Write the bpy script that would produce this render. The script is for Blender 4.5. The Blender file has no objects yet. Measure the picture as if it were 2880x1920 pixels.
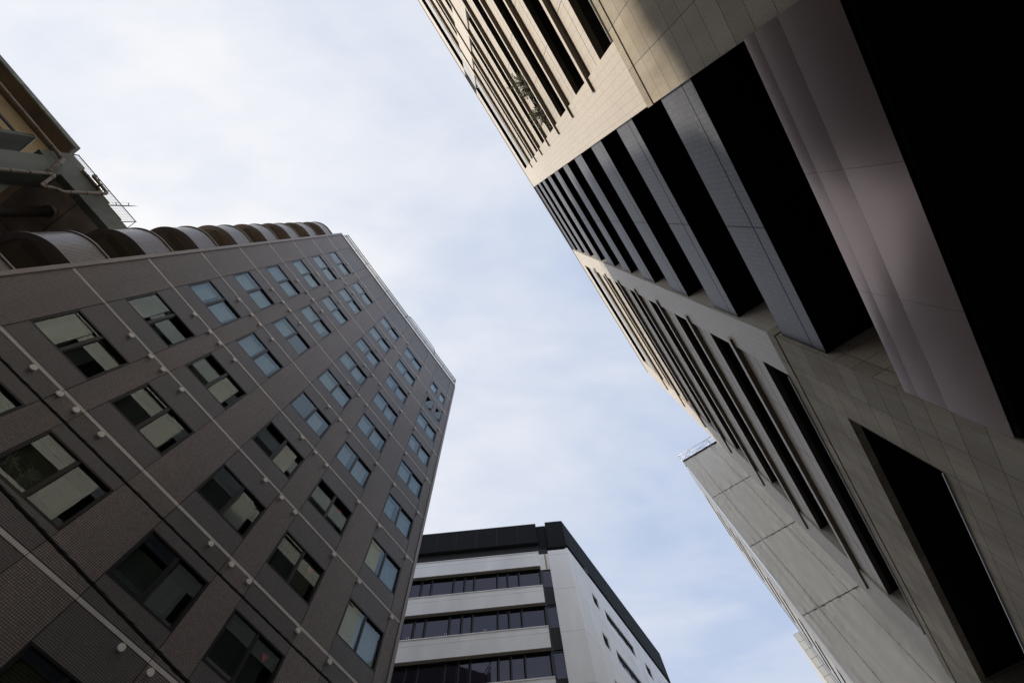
import bpy, math, random
from mathutils import Vector, Matrix
random.seed(7)
R_ = math.radians
sc = bpy.context.scene
COL = sc.collection

# ------------------------------------------------------------------ camera
CZ = 1.6
cam_d = bpy.data.cameras.new('camera'); cam = bpy.data.objects.new('camera', cam_d); COL.objects.link(cam)
cam_d.sensor_width = 36.0; cam_d.lens = 1320.446 / 2880 * 36.0
cam_d.clip_start = 0.05; cam_d.clip_end = 3000
right = Vector((0.83274026, 0.55228332, -0.03907422))
down = Vector((-0.54240028, 0.79960214, -0.25775639))
fwd = Vector((-0.11111072, 0.23583799, 0.96541952))
cam.matrix_world = Matrix(((right.x, -down.x, -fwd.x, 0), (right.y, -down.y, -fwd.y, 0),
                           (right.z, -down.z, -fwd.z, CZ), (0, 0, 0, 1)))
sc.camera = cam

# ------------------------------------------------------------------ light
SUN_TO = Vector((1.0, 0.50, -0.66)).normalized()
SUN_EL = math.asin(-SUN_TO.z); SUN_ROT = math.atan2(-SUN_TO.x, -SUN_TO.y)
sun_d = bpy.data.lights.new('sun', 'SUN'); sun = bpy.data.objects.new('sun', sun_d); COL.objects.link(sun)
sun_d.energy = 4.0; sun_d.angle = R_(1.6); sun_d.color = (1.0, 0.9, 0.76)
sun.rotation_euler = SUN_TO.to_track_quat('-Z', 'Y').to_euler(); sun.location = (-30, -15, 60)

W = bpy.data.worlds.new('World'); sc.world = W; W.use_nodes = True
nt = W.node_tree; nt.nodes.clear()
def N(tree, t, **kw):
    n = tree.nodes.new(t)
    for k, v in kw.items(): setattr(n, k, v)
    return n
def L(tree, a, b): tree.links.new(a, b)
wo = N(nt, 'ShaderNodeOutputWorld'); bg = N(nt, 'ShaderNodeBackground'); bg.inputs[1].default_value = 0.1
L(nt, bg.outputs[0], wo.inputs[0])
sky = N(nt, 'ShaderNodeTexSky', sky_type='NISHITA', sun_disc=False, sun_elevation=SUN_EL, sun_rotation=SUN_ROT)
sky.air_density = 1.0; sky.dust_density = 2.0
tc = N(nt, 'ShaderNodeTexCoord')
sep = N(nt, 'ShaderNodeSeparateXYZ'); L(nt, tc.outputs['Generated'], sep.inputs[0])
def M(tree, op, a, b=None, c=None, clamp=False):
    n = N(tree, 'ShaderNodeMath', operation=op, use_clamp=clamp)
    for i, x in enumerate((a, b, c)):
        if x is None: continue
        if isinstance(x, (int, float)): n.inputs[i].default_value = x
        else: L(tree, x, n.inputs[i])
    return n.outputs[0]
def MIX(tree, f, a, b, blend='MIX'):
    n = N(tree, 'ShaderNodeMix', data_type='RGBA', blend_type=blend)
    for i, x in ((0, f), (6, a), (7, b)):
        if isinstance(x, (int, float)): n.inputs[i].default_value = x
        elif isinstance(x, tuple): n.inputs[i].default_value = (*x, 1)
        else: L(tree, x, n.inputs[i])
    return n.outputs[2]
def RAMP(tree, f, stops):
    n = N(tree, 'ShaderNodeValToRGB')
    e = n.color_ramp.elements
    e[0].position, e[0].color = stops[0][0], (*stops[0][1], 1)
    e[1].position, e[1].color = stops[1][0], (*stops[1][1], 1)
    for p, c in stops[2:]:
        k = e.new(p); k.color = (*c, 1)
    L(tree, f, n.inputs[0]); return n.outputs[0]
def NOISE(tree, vec, scale, detail=4, rough=.55, dist=0):
    n = N(tree, 'ShaderNodeTexNoise'); n.inputs['Scale'].default_value = scale; n.inputs['Detail'].default_value = detail
    n.inputs['Roughness'].default_value = rough; n.inputs['Distortion'].default_value = dist
    if vec is not None: L(tree, vec, n.inputs['Vector'])
    return n.outputs[0]
zc = M(nt, 'MAXIMUM', sep.outputs[2], 0.08)
cx = M(nt, 'DIVIDE', sep.outputs[0], zc); cy = M(nt, 'DIVIDE', sep.outputs[1], zc)
# streaks of thin cloud on a flat layer overhead
comb = N(nt, 'ShaderNodeCombineXYZ')
ang = R_(30)
L(nt, M(nt, 'ADD', M(nt, 'MULTIPLY', cx, math.cos(ang) * 1.0), M(nt, 'MULTIPLY', cy, math.sin(ang) * 1.0)), comb.inputs[0])
L(nt, M(nt, 'ADD', M(nt, 'MULTIPLY', cx, -math.sin(ang) * 1.9), M(nt, 'MULTIPLY', cy, math.cos(ang) * 1.9)), comb.inputs[1])
n1 = NOISE(nt, comb.outputs[0], 1.35, 4, .48, .5)
n2 = NOISE(nt, comb.outputs[0], 5.0, 5, .55, .4)
cl = M(nt, 'ADD', M(nt, 'MULTIPLY', n1, .78), M(nt, 'MULTIPLY', n2, .22))
dotn = N(nt, 'ShaderNodeVectorMath', operation='DOT_PRODUCT'); L(nt, tc.outputs['Generated'], dotn.inputs[0])
dotn.inputs[1].default_value = tuple(-SUN_TO)
glow = M(nt, 'POWER', M(nt, 'MULTIPLY_ADD', dotn.outputs['Value'], .5, .5, clamp=True), 2.6)
cover = M(nt, 'ADD', M(nt, 'MULTIPLY_ADD', cl, 2.0, -.78), M(nt, 'MULTIPLY', glow, .78), clamp=True)
veil = MIX(nt, .82, sky.outputs[0], (5.0, 6.35, 8.9))
glow2 = M(nt, 'POWER', M(nt, 'MULTIPLY_ADD', dotn.outputs['Value'], .5, .5, clamp=True), 140.0)
cloudc = MIX(nt, M(nt, 'MULTIPLY', glow, 1.35, clamp=True), (7.8, 8.05, 8.95), (9.6, 9.62, 9.8))
cloudc = MIX(nt, glow2, cloudc, (60, 56, 50))
L(nt, MIX(nt, cover, veil, cloudc), bg.inputs[0])

sc.view_settings.view_transform = 'Standard'; sc.view_settings.look = 'None'
sc.view_settings.gamma = 1.0; sc.view_settings.exposure = 0.0
sc.render.engine = 'CYCLES'
sc.cycles.max_bounces = 8; sc.cycles.transparent_max_bounces = 12

# ------------------------------------------------------------------ materials
def mat(name):
    m = bpy.data.materials.new(name); m.use_nodes = True
    t = m.node_tree; b = t.nodes['Principled BSDF']
    return m, t, b
def pos(t):
    return N(t, 'ShaderNodeNewGeometry').outputs['Position']
def wear(t, c, amt=.18, scale=.6):
    """broad uneven tone with vertical streaks"""
    p = N(t, 'ShaderNodeMapping'); p.inputs['Scale'].default_value = (1, 1, .22); L(t, pos(t), p.inputs[0])
    n = NOISE(t, p.outputs[0], scale, 6, .6)
    f = N(t, 'ShaderNodeMapRange'); f.inputs[1].default_value = .3; f.inputs[2].default_value = .7
    f.inputs[3].default_value = 1 - amt; f.inputs[4].default_value = 1 + amt * .5; L(t, n, f.inputs[0])
    cc = N(t, 'ShaderNodeCombineXYZ')
    for i in range(3): L(t, f.outputs[0], cc.inputs[i])
    return MIX(t, 1.0, c, cc.outputs[0], 'MULTIPLY')
def flat(name, col, rough=.6, metal=0., spec=.5, amt=.15, scale=1.5, bump=0., bscale=40.):
    m, t, b = mat(name)
    L(t, wear(t, col, amt, scale), b.inputs['Base Color'])
    b.inputs['Roughness'].default_value = rough; b.inputs['Metallic'].default_value = metal
    b.inputs['Specular IOR Level'].default_value = spec
    if bump:
        n = NOISE(t, pos(t), bscale, 4, .6); bp = N(t, 'ShaderNodeBump'); bp.inputs['Strength'].default_value = bump
        bp.inputs['Distance'].default_value = .02; L(t, n, bp.inputs['Height']); L(t, bp.outputs[0], b.inputs['Normal'])
    return m
def facade_uv(t):
    g = N(t, 'ShaderNodeNewGeometry'); s = N(t, 'ShaderNodeSeparateXYZ'); L(t, g.outputs['Position'], s.inputs[0])
    n = N(t, 'ShaderNodeSeparateXYZ'); L(t, g.outputs['True Normal'], n.inputs[0])
    isx = M(t, 'GREATER_THAN', M(t, 'ABSOLUTE', n.outputs[0]), .5); isz = M(t, 'GREATER_THAN', M(t, 'ABSOLUTE', n.outputs[2]), .5)
    def pick(f, a, b):
        return M(t, 'ADD', M(t, 'MULTIPLY', a, f), M(t, 'MULTIPLY', b, M(t, 'SUBTRACT', 1.0, f)))
    u = pick(isx, s.outputs[1], s.outputs[0]); v = pick(isz, s.outputs[1], s.outputs[2])
    return u, v
def tiled(name, c1, c2, mortar, w, h, gap, rough=.4, spec=.5, off=0., uo=0., vo=0., use_uv=False, amt=.16, bump=.5, speck=0., var=0.):
    m, t, b = mat(name)
    cb = N(t, 'ShaderNodeCombineXYZ')
    if use_uv:
        uv = N(t, 'ShaderNodeUVMap'); br_in = uv.outputs[0]
    else:
        u, v = facade_uv(t)
        L(t, M(t, 'ADD', u, 200 * w - uo), cb.inputs[0]); L(t, M(t, 'ADD', v, 100 * h - vo), cb.inputs[1]); br_in = cb.outputs[0]
    br = N(t, 'ShaderNodeTexBrick'); br.offset = off; br.squash = 1
    for k, x in (('Scale', 1.), ('Mortar Size', gap / 2), ('Mortar Smooth', .15), ('Bias', 0.), ('Brick Width', w), ('Row Height', h)):
        br.inputs[k].default_value = x
    br.inputs['Color1'].default_value = (*c1, 1); br.inputs['Color2'].default_value = (*c2, 1); br.inputs['Mortar'].default_value = (*mortar, 1)
    L(t, br_in, br.inputs['Vector'])
    c = br.outputs['Color']
    if speck:
        n = NOISE(t, pos(t), 60., 3, .7)
        c = MIX(t, speck, c, RAMP(t, n, [(.35, (.25, .25, .25)), (.65, (.9, .9, .9))]), 'OVERLAY')
    if speck:
        mp = N(t, 'ShaderNodeMapping'); mp.inputs['Scale'].default_value = (2.2, 2.2, .5); L(t, pos(t), mp.inputs[0])
        st = NOISE(t, mp.outputs[0], 1.0, 8, .68, .3)
        c = MIX(t, .75, c, RAMP(t, st, [(.34, (.78, .74, .68)), (.56, (1, 1, 1))]), 'MULTIPLY')
    L(t, wear(t, c, amt, .5), b.inputs['Base Color'])
    b.inputs['Roughness'].default_value = rough; b.inputs['Specular IOR Level'].default_value = spec
    bp = N(t, 'ShaderNodeBump'); bp.inputs['Strength'].default_value = bump; bp.inputs['Distance'].default_value = .006; bp.invert = True
    L(t, br.outputs['Fac'], bp.inputs['Height']); L(t, bp.outputs[0], b.inputs['Normal'])
    return m
def glass(name, tint, ior=1.65, rough=0.0, wob=0., gc=(.92, .95, .97)):
    m, t, b = mat(name); t.nodes.remove(b); o = t.nodes['Material Output']
    g = N(t, 'ShaderNodeNewGeometry'); dp = N(t, 'ShaderNodeVectorMath', operation='DOT_PRODUCT')
    L(t, g.outputs['Normal'], dp.inputs[0]); L(t, g.outputs['Incoming'], dp.inputs[1])
    r0 = ((ior - 1) / (ior + 1)) ** 2
    fres = M(t, 'MULTIPLY_ADD', M(t, 'POWER', M(t, 'SUBTRACT', 1.0, M(t, 'ABSOLUTE', dp.outputs['Value'])), 5.0), 1 - r0, r0, clamp=True)
    tr = N(t, 'ShaderNodeBsdfTransparent'); tr.inputs[0].default_value = (*tint, 1)
    gl = N(t, 'ShaderNodeBsdfGlossy'); gl.inputs['Roughness'].default_value = rough; gl.inputs[0].default_value = (*gc, 1)
    if wob:
        n = NOISE(t, pos(t), .9, 2, .5); bp = N(t, 'ShaderNodeBump'); bp.inputs['Strength'].default_value = wob; bp.inputs['Distance'].default_value = .02
        L(t, n, bp.inputs['Height']); L(t, bp.outputs[0], gl.inputs['Normal'])
    mx = N(t, 'ShaderNodeMixShader'); L(t, fres, mx.inputs[0]); L(t, tr.outputs[0], mx.inputs[1]); L(t, gl.outputs[0], mx.inputs[2])
    L(t, mx.outputs[0], o.inputs[0]); return m

LX = -10.6; LS = 10.6           # left facade plane
D = 4.0                          # right facade plane
def lz(v): return v * LS + CZ
def ly(v): return v * LS
def dz(v): return v * D + CZ

T = .0462
m_pier = tiled('brown mosaic tile', (.225, .184, .163), (.305, .25, .22), (.018, .015, .014), T, T, .0105, .42, .45, uo=0, vo=0, amt=.26)
m_bay = tiled('grey mosaic tile', (.150, .134, .127), (.19, .168, .16), (.018, .017, .017), T, T, .0095, .38, .45)
m_drum = tiled('brown mosaic tile, curved', (.27, .245, .24), (.33, .30, .29), (.02, .018, .017), T, T, .0105, .26, .7, use_uv=True)
m_band = tiled('pale band tile', (.70, .67, .63), (.76, .72, .68), (.09, .08, .075), T, .4, .008, .45, .4, vo=.1)
m_gap = flat('dark joint', (.012, .011, .011), .8)
m_trim = flat('taupe aluminium trim', (.27, .235, .22), .4, .2)
m_bfloor = flat('balcony soffit paint', (.25, .205, .145), .7)
m_bfloor2 = flat('balcony soffit dark', (.15, .125, .09), .7)
m_cap = flat('vent cap paint', (.84, .79, .73), .5)
m_capdot = flat('vent cap screw', (.05, .05, .05), .5)
m_frame = flat('black aluminium', (.014, .014, .016), .35, .3)
m_glass = glass('window glass', (.76, .83, .84), 2.0, wob=.012, gc=(.80, .95, 1.0))
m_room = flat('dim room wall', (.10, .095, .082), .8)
m_blind = flat('cream blind', (.13, .115, .07), .8, amt=.35)
m_blind2 = flat('pale blue grey blind', (.62, .76, .86), .8, amt=.08)
m_blind3 = flat('green grey blind', (.06, .067, .057), .8, amt=.35)
m_red = flat('red marker', (.75, .03, .02), .5)
m_rail = flat('dark steel', (.03, .03, .032), .4, .5)
m_railw = flat('galvanised steel', (.45, .45, .44), .4, .6)
m_bulb = bpy.data.materials.new('lit bulb'); m_bulb.use_nodes = True
_b = m_bulb.node_tree.nodes['Principled BSDF']; _b.inputs['Emission Color'].default_value = (1, .75, .45, 1); _b.inputs['Emission Strength'].default_value = 9

m_beige = tiled('beige border tile', (.56, .505, .435), (.62, .56, .48), (.20, .18, .155), .192, .048, .006, .45, .35, uo=.02, vo=.01, amt=.1, bump=.3)
m_blue = tiled('blue grey border tile', (.095, .099, .114), (.128, .132, .150), (.035, .034, .036), .115, .048, .010, .42, .3, amt=.12, bump=.35)
m_stone = tiled('granite cladding', (.315, .275, .215), (.41, .36, .285), (.05, .043, .036), .85, .486, .012, .75, .3, uo=-.213 * D, vo=dz(1.518), amt=.3, bump=.6, speck=.55)
m_fin = flat('beige fin', (.56, .50, .42), .5)
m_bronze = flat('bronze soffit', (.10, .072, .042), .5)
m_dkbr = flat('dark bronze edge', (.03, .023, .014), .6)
m_black = flat('unlit soffit', (.010, .010, .010), .85, spec=.1)  # near-black colour paints deep shade into the tower's voids and undersides
m_pink = flat('taupe metal panel', (.215, .158, .142), .23, .85, amt=.06, scale=.35)
m_greyp = flat('grey metal panel', (.38, .38, .375), .45, .1)
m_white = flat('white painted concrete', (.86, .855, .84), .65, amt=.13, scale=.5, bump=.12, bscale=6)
m_wsoff = flat('shaded concrete underside', (.30, .27, .22), .8)  # soffit shading of the white bands put into the colour
m_char = flat('charcoal metal panel', (.009, .010, .012), .7, 0., .12)
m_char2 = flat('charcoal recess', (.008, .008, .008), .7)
m_pglass = glass('tinted glass', (.10, .09, .14), 1.9, .0, .08, (.62, .61, .74))
m_sealant = flat('grey joint line', (.36, .36, .35), .8)
m_sealb = flat('charcoal joint line', (.06, .06, .065), .8)
m_stain = flat('rust stain', (.42, .34, .22), .8)
m_panel = tiled('light grey panels', (.46, .46, .43), (.50, .50, .47), (.09, .09, .09), .68, 1.08, .05, .6, .3, uo=2.79, vo=45.61, amt=.1)
m_green = flat('weathered green paint', (.155, .175, .155), .75, amt=.45, scale=1.2, bump=.2, bscale=14)
m_greenl = flat('pale green edge', (.23, .255, .22), .75, amt=.45, scale=2.5)
m_brown = flat('brown board soffit', (.62, .53, .47), .75, amt=.45, scale=1.3)
m_dsoff = flat('dark timber soffit', (.17, .128, .085), .8, amt=.4, scale=1.)
m_yell = flat('cream wall', (.50, .40, .25), .8)
m_pipe = flat('tan pipe', (.19, .148, .095), .45, amt=.3)
m_duct = flat('dark duct', (.035, .03, .026), .5)
m_ring = flat('duct collar', (.38, .40, .42), .4, .5)
m_wood = flat('weathered timber', (.28, .18, .11), .8, amt=.4, scale=4)
m_tarp = flat('pale tarpaulin', (.42, .39, .35), .6)
m_cable = flat('black cable sheath', (.022, .022, .018), .55)
m_leaf = flat('grey green leaf', (.14, .16, .10), .6, amt=.4, scale=9)
m_leaf2 = flat('pale leaf', (.27, .28, .19), .6, amt=.4, scale=9)
m_stem = flat('plant stem', (.16, .12, .07), .8)
m_pot = flat('dark planter', (.05, .045, .04), .8)
m_asph = flat('asphalt', (.05, .049, .048), .9, amt=.3, scale=.8, bump=.4, bscale=60)
m_pave = tiled('paving slabs', (.19, .185, .18), (.22, .21, .20), (.08, .08, .08), .3, .3, .008, .85, .2, amt=.25)
m_kerb = flat('kerb stone', (.33, .32, .31), .85)
m_paint = flat('road paint', (.75, .75, .73), .7, amt=.3, scale=4)
m_metalroof = flat('roof deck', (.3, .3, .3), .8)
def sheet_mat():
    m, t, b = mat('grey scaffold sheeting'); o = t.nodes['Material Output']
    p = N(t, 'ShaderNodeMapping'); p.inputs['Scale'].default_value = (14, 1, .35); L(t, pos(t), p.inputs[0])
    n = NOISE(t, p.outputs[0], 1.0, 5, .6, 1.2)
    p2 = N(t, 'ShaderNodeMapping'); p2.inputs['Scale'].default_value = (9, 2, 3.2); p2.inputs['Rotation'].default_value = (0, .5, 0); L(t, pos(t), p2.inputs[0])
    n2 = NOISE(t, p2.outputs[0], 1.0, 3, .5, 1.5)
    hgt = M(t, 'ADD', M(t, 'MULTIPLY', n, 1.0), M(t, 'MULTIPLY', n2, .35))
    bp = N(t, 'ShaderNodeBump'); bp.inputs['Strength'].default_value = .12; bp.inputs['Distance'].default_value = .03
    L(t, hgt, bp.inputs['Height']); L(t, bp.outputs[0], b.inputs['Normal'])
    L(t, wear(t, (.40, .41, .42), .10, 2.2), b.inputs['Base Color']); b.inputs['Roughness'].default_value = .5
    tr = N(t, 'ShaderNodeBsdfTranslucent'); tr.inputs[0].default_value = (.38, .40, .43, 1)
    ad = N(t, 'ShaderNodeMixShader'); ad.inputs[0].default_value = .28
    L(t, b.outputs[0], ad.inputs[1]); L(t, tr.outputs[0], ad.inputs[2]); L(t, ad.outputs[0], o.inputs[0])
    return m
m_sheet = sheet_mat()

# ------------------------------------------------------------------ mesh builder
WP = {}
class MB:
    def __init__(s): s.v = []; s.f = []; s.m = []; s.sm = []; s.uv = {}
    def face(s, pts, mi=0, smooth=False, uv=None):
        b = len(s.v); s.v += [tuple(p) for p in pts]; s.f.append(tuple(range(b, b + len(pts)))); s.m.append(mi); s.sm.append(smooth)
        if uv: s.uv[len(s.f) - 1] = uv
    def box(s, x0, x1, y0, y1, z0, z1, mi=0, under=None):
        x0, x1 = min(x0, x1), max(x0, x1); y0, y1 = min(y0, y1), max(y0, y1); z0, z1 = min(z0, z1), max(z0, z1)
        b = len(s.v)
        s.v += [(x0, y0, z0), (x1, y0, z0), (x1, y1, z0), (x0, y1, z0), (x0, y0, z1), (x1, y0, z1), (x1, y1, z1), (x0, y1, z1)]
        for k, q in enumerate(((0, 3, 2, 1), (4, 5, 6, 7), (0, 1, 5, 4), (1, 2, 6, 5), (2, 3, 7, 6), (3, 0, 4, 7))):
            s.f.append(tuple(b + i for i in q)); s.m.append(under if (k == 0 and under is not None) else mi); s.sm.append(False)
        return s
    def obox(s, o, u, n, a0, a1, b0, b1, z0, z1, mi=0, under=None):
        """box along unit u (a), unit n (b), vertical z"""
        P = lambda a, b, z: (o[0] + u[0] * a + n[0] * b, o[1] + u[1] * a + n[1] * b, z)
        b_ = len(s.v)
        s.v += [P(a0, b0, z0), P(a1, b0, z0), P(a1, b1, z0), P(a0, b1, z0), P(a0, b0, z1), P(a1, b0, z1), P(a1, b1, z1), P(a0, b1, z1)]
        for k, q in enumerate(((0, 3, 2, 1), (4, 5, 6, 7), (0, 1, 5, 4), (1, 2, 6, 5), (2, 3, 7, 6), (3, 0, 4, 7))):
            s.f.append(tuple(b_ + i for i in q)); s.m.append(under if (k == 0 and under is not None) else mi); s.sm.append(False)
        return s
    def prism(s, poly, z0, z1, mi=0, under=None):
        b = [(x, y, z0) for x, y in poly]; t = [(x, y, z1) for x, y in poly]; n = len(poly)
        s.face(b[::-1], mi if under is None else under); s.face(t, mi)
        for i in range(n):
            j = (i + 1) % n; s.face([b[i], b[j], t[j], t[i]], mi)
        return s
    def tube(s, pts, r, n=8, mi=0, caps=True, smooth=True):
        pts = [Vector(p) for p in pts]; rings = []; up = None
        rr = r if isinstance(r, (list, tuple)) else [r] * len(pts)
        for i, p in enumerate(pts):
            d = (pts[min(i + 1, len(pts) - 1)] - pts[max(i - 1, 0)]).normalized()
            if up is None:
                up = Vector((0, 0, 1)) if abs(d.z) < .9 else Vector((1, 0, 0))
            a = d.cross(up)
            if a.length < 1e-4: a = d.orthogonal()
            a.normalize(); b_ = a.cross(d).normalized(); up = b_
            rings.append([p + (a * math.cos(2 * math.pi * k / n) + b_ * math.sin(2 * math.pi * k / n)) * rr[i] for k in range(n)])
        base = len(s.v)
        for rg in rings: s.v += [tuple(q) for q in rg]
        for i in range(len(pts) - 1):
            for k in range(n):
                k2 = (k + 1) % n
                s.f.append((base + i * n + k, base + i * n + k2, base + (i + 1) * n + k2, base + (i + 1) * n + k)); s.m.append(mi); s.sm.append(smooth)
        if caps:
            s.f.append(tuple(base + k for k in range(n))[::-1]); s.m.append(mi); s.sm.append(False)
            s.f.append(tuple(base + (len(pts) - 1) * n + k for k in range(n))); s.m.append(mi); s.sm.append(False)
        return s
    def build(s, name, mats, parent=None, org=None):
        if not isinstance(mats, (list, tuple)): mats = [mats]
        pw = WP.get(parent.name, Vector((0, 0, 0))) if parent else Vector((0, 0, 0))
        o_ = Vector(org) if org is not None else (Vector(pw) if parent else Vector((0, 0, 0)))
        me = bpy.data.meshes.new(name)
        me.from_pydata([tuple(Vector(p) - o_) for p in s.v], [], s.f); me.update()
        for m in mats: me.materials.append(m)
        me.polygons.foreach_set('material_index', s.m); me.polygons.foreach_set('use_smooth', s.sm)
        if s.uv:
            ul = me.uv_layers.new(name='UVMap')
            for fi, uvs in s.uv.items():
                for li, q in zip(me.polygons[fi].loop_indices, uvs): ul.data[li].uv = q
        ob = bpy.data.objects.new(name, me); COL.objects.link(ob)
        ob.location = o_ - pw
        if parent: ob.parent = parent
        WP[ob.name] = o_
        return ob
def place(src, parent, world):
    """copy one object (mesh shared) to a world position under parent"""
    o = src.copy(); COL.objects.link(o); o.parent = parent
    pw = WP.get(parent.name, Vector((0, 0, 0))) if parent else Vector((0, 0, 0))
    o.location = Vector(world) - pw; WP[o.name] = Vector(world); return o
def tag(o, label=None, cat=None, group=None, kind=None):
    if label: o['label'] = label
    if cat: o['category'] = cat
    if group: o['group'] = group
    if kind: o['kind'] = kind
    return o
def thing(name, loc, label, cat, group=None):
    o = bpy.data.objects.new(name, None); COL.objects.link(o); o.location = loc; o.empty_display_size = .5
    WP[o.name] = Vector(loc); return tag(o, label, cat, group)

# ------------------------------------------------------------------ ground
b = MB().box(-600, 600, -600, 600, -.5, -.02); tag(b.build('ground', m_asph), kind='structure')
b = MB().box(-7.2, 1.2, -120, 160, -.019, -.002); tag(b.build('road', m_asph), kind='structure')
b = MB().box(1.35, 20, -120, 160, -.018, .12); b.box(-26, -7.35, -120, 160, -.018, .12)
tag(b.build('pavement', m_pave), kind='structure')
b = MB()
for k in range(-60, 80):
    b.box(1.2, 1.345, k * 2., k * 2. + 1.985, -.018, .128); b.box(-7.345, -7.2, k * 2., k * 2. + 1.985, -.018, .128)
tag(b.build('kerb', m_kerb), kind='structure')
b = MB()
for k in range(-12, 16): b.box(-3.07, -2.93, k * 8., k * 8. + 4, -.0015, .003)
b.box(.85, .97, -120, 160, -.0015, .003); b.box(-6.97, -6.85, -120, 160, -.0015, .003)
tag(b.build('road_marking', m_paint), kind='structure')

# ------------------------------------------------------------------ left: brown tiled building
hotel = thing('tiled_building', (LX - 6, 2.2, 0), 'tall brown mosaic tiled building with rows of black framed windows and curved corner balconies', 'building')
Y0, Y1 = ly(-.506), ly(.924)
ZT = lz(3.565)
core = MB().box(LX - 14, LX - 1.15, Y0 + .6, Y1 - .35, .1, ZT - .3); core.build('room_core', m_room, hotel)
w = MB()
w.box(LX - 14.3, LX - .31, Y1 - .34, Y1, .0, ZT)                       # end wall
w.box(LX - 14.3, LX - 14.0, Y0, Y1 - .345, 0, ZT)
w.box(LX - 14.0, LX - .31, Y0 + .01, Y0 + .35, 0, ZT)
w.build('wall', m_pier, hotel)
MB().box(LX - 14.2, LX - .3, Y0 + .02, Y1 - .02, ZT - .29, ZT - .02).build('roof', m_metalroof, hotel)
BAY = [(-.391, -.216), (-.153, .0225), (.137, .315), (.400, .577), (.692, .8655)]
PIER = [(-.5045, -.391), (-.216, -.153), (.0225, .137), (.315, .400), (.577, .692), (.8655, .917)]
J = .009
for a, c in PIER:
    MB().box(LX - .3, LX, ly(a) + J, ly(c) - J, 0, ZT).build('pier', m_pier, hotel)
b = MB()
for a, c in PIER:
    for q in (a, c): b.box(LX - .3, LX - .02, ly(q) - J - .001, ly(q) + J + .001, 0, ZT - .003)
b.build('joint_groove', m_gap, hotel)
FL = [.1732 + .2816 * i for i in range(12)]       # floor band heights
def wz(s): return s + .0595 + (s - 1) * .010
WH = .134
ROWS = FL[1:11]
# tall slots of darker tile between the windows, one panel per storey
for bi, (a, c) in enumerate(BAY):
    edges = [-CZ / LS]
    for s in ROWS: edges += [wz(s), wz(s) + WH]
    edges.append(3.5655)
    for i in range(0, len(edges), 2):
        MB().box(LX - .30, LX - .004, ly(a) + J, ly(c) - J, lz(edges[i]) + (.0 if i == 0 else .004), lz(edges[i + 1]) - .004).build('spandrel', m_bay, hotel)
# pale tile bands at each floor
for s in FL[1:] + [3.553]:
    b = MB().box(LX - .012, LX + .004, ly(-.5035), ly(.917), lz(s) - .105, lz(s) - .012, 0)
    b.box(LX - .012, LX + .0025, ly(-.5035), ly(.917), lz(s) - .012, lz(s) + .008, 1)
    for a, c in PIER:
        for q in (a, c): b.box(LX, LX + .0052, ly(q) - .006, ly(q) + .006, lz(s) - .106, lz(s) - .011, 1)
    b.build('floor_band', [m_band, m_gap], hotel)
# trims
b = MB().box(LX - .35, LX + .05, ly(-.5165), ly(-.5045), 0, ZT + .25); b.build('corner_trim', m_trim, hotel)
b = MB().box(LX - .35, LX + .03, ly(.917) + .002, ly(.931), 0, ZT + .1); b.box(LX - .2, LX + .006, ly(.917) - .012, ly(.917) + .002, 0, ZT, 1)
b.build('corner_trim', [m_trim, m_gap], hotel)
MB().box(LX - .4, LX + .05, Y0 + .02, Y1 - .002, ZT + .002, ZT + .26).build('roof_coping', m_trim, hotel)

# vent caps
cap = MB()
NS = 20
ring = lambda r, x: [(x, r * math.cos(2 * math.pi * k / NS), r * math.sin(2 * math.pi * k / NS)) for k in range(NS)]
for (r0, x0), (r1, x1) in (((.034, 0), (.034, .05)), ((.034, .05), (.076, .052)), ((.076, .052), (.079, .06)), ((.079, .06), (.075, .078))):
    A, B = ring(r0, x0), ring(r1, x1)
    for k in range(NS): cap.face([A[k], A[(k + 1) % NS], B[(k + 1) % NS], B[k]], 0)
cap.face(ring(.075, .078), 0)
for k in range(4):
    a = k * math.pi / 2 + .3; cap.box(.0781, .0795, .038 * math.cos(a) - .004, .038 * math.cos(a) + .004, .038 * math.sin(a) - .004, .038 * math.sin(a) + .004, 1)
cap0 = None
CAPY = [-.284, -.212, -.166, -.094, .255, .327, .389, .574, .700, .872]
caplist = []
for s in FL[1:] + [3.562]:
    for y in CAPY:
        if s < .5 and y < .25: continue
        if .5 < s < .9 and (y < 0): continue
        if s > 3.5 and y < 0 and y < -.25: continue
        caplist.append((y, s))
for y, s in caplist[:99]:
    wpos = (LX + .004, ly(y), lz(s) - .245)
    if cap0 is None:
        cap0 = cap.build('vent_cap', [m_cap, m_capdot], hotel, org=(0, 0, 0)); cap0.location = Vector(wpos) - WP[hotel.name]; WP[cap0.name] = Vector(wpos)
    else: place(cap0, hotel, wpos)

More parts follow.
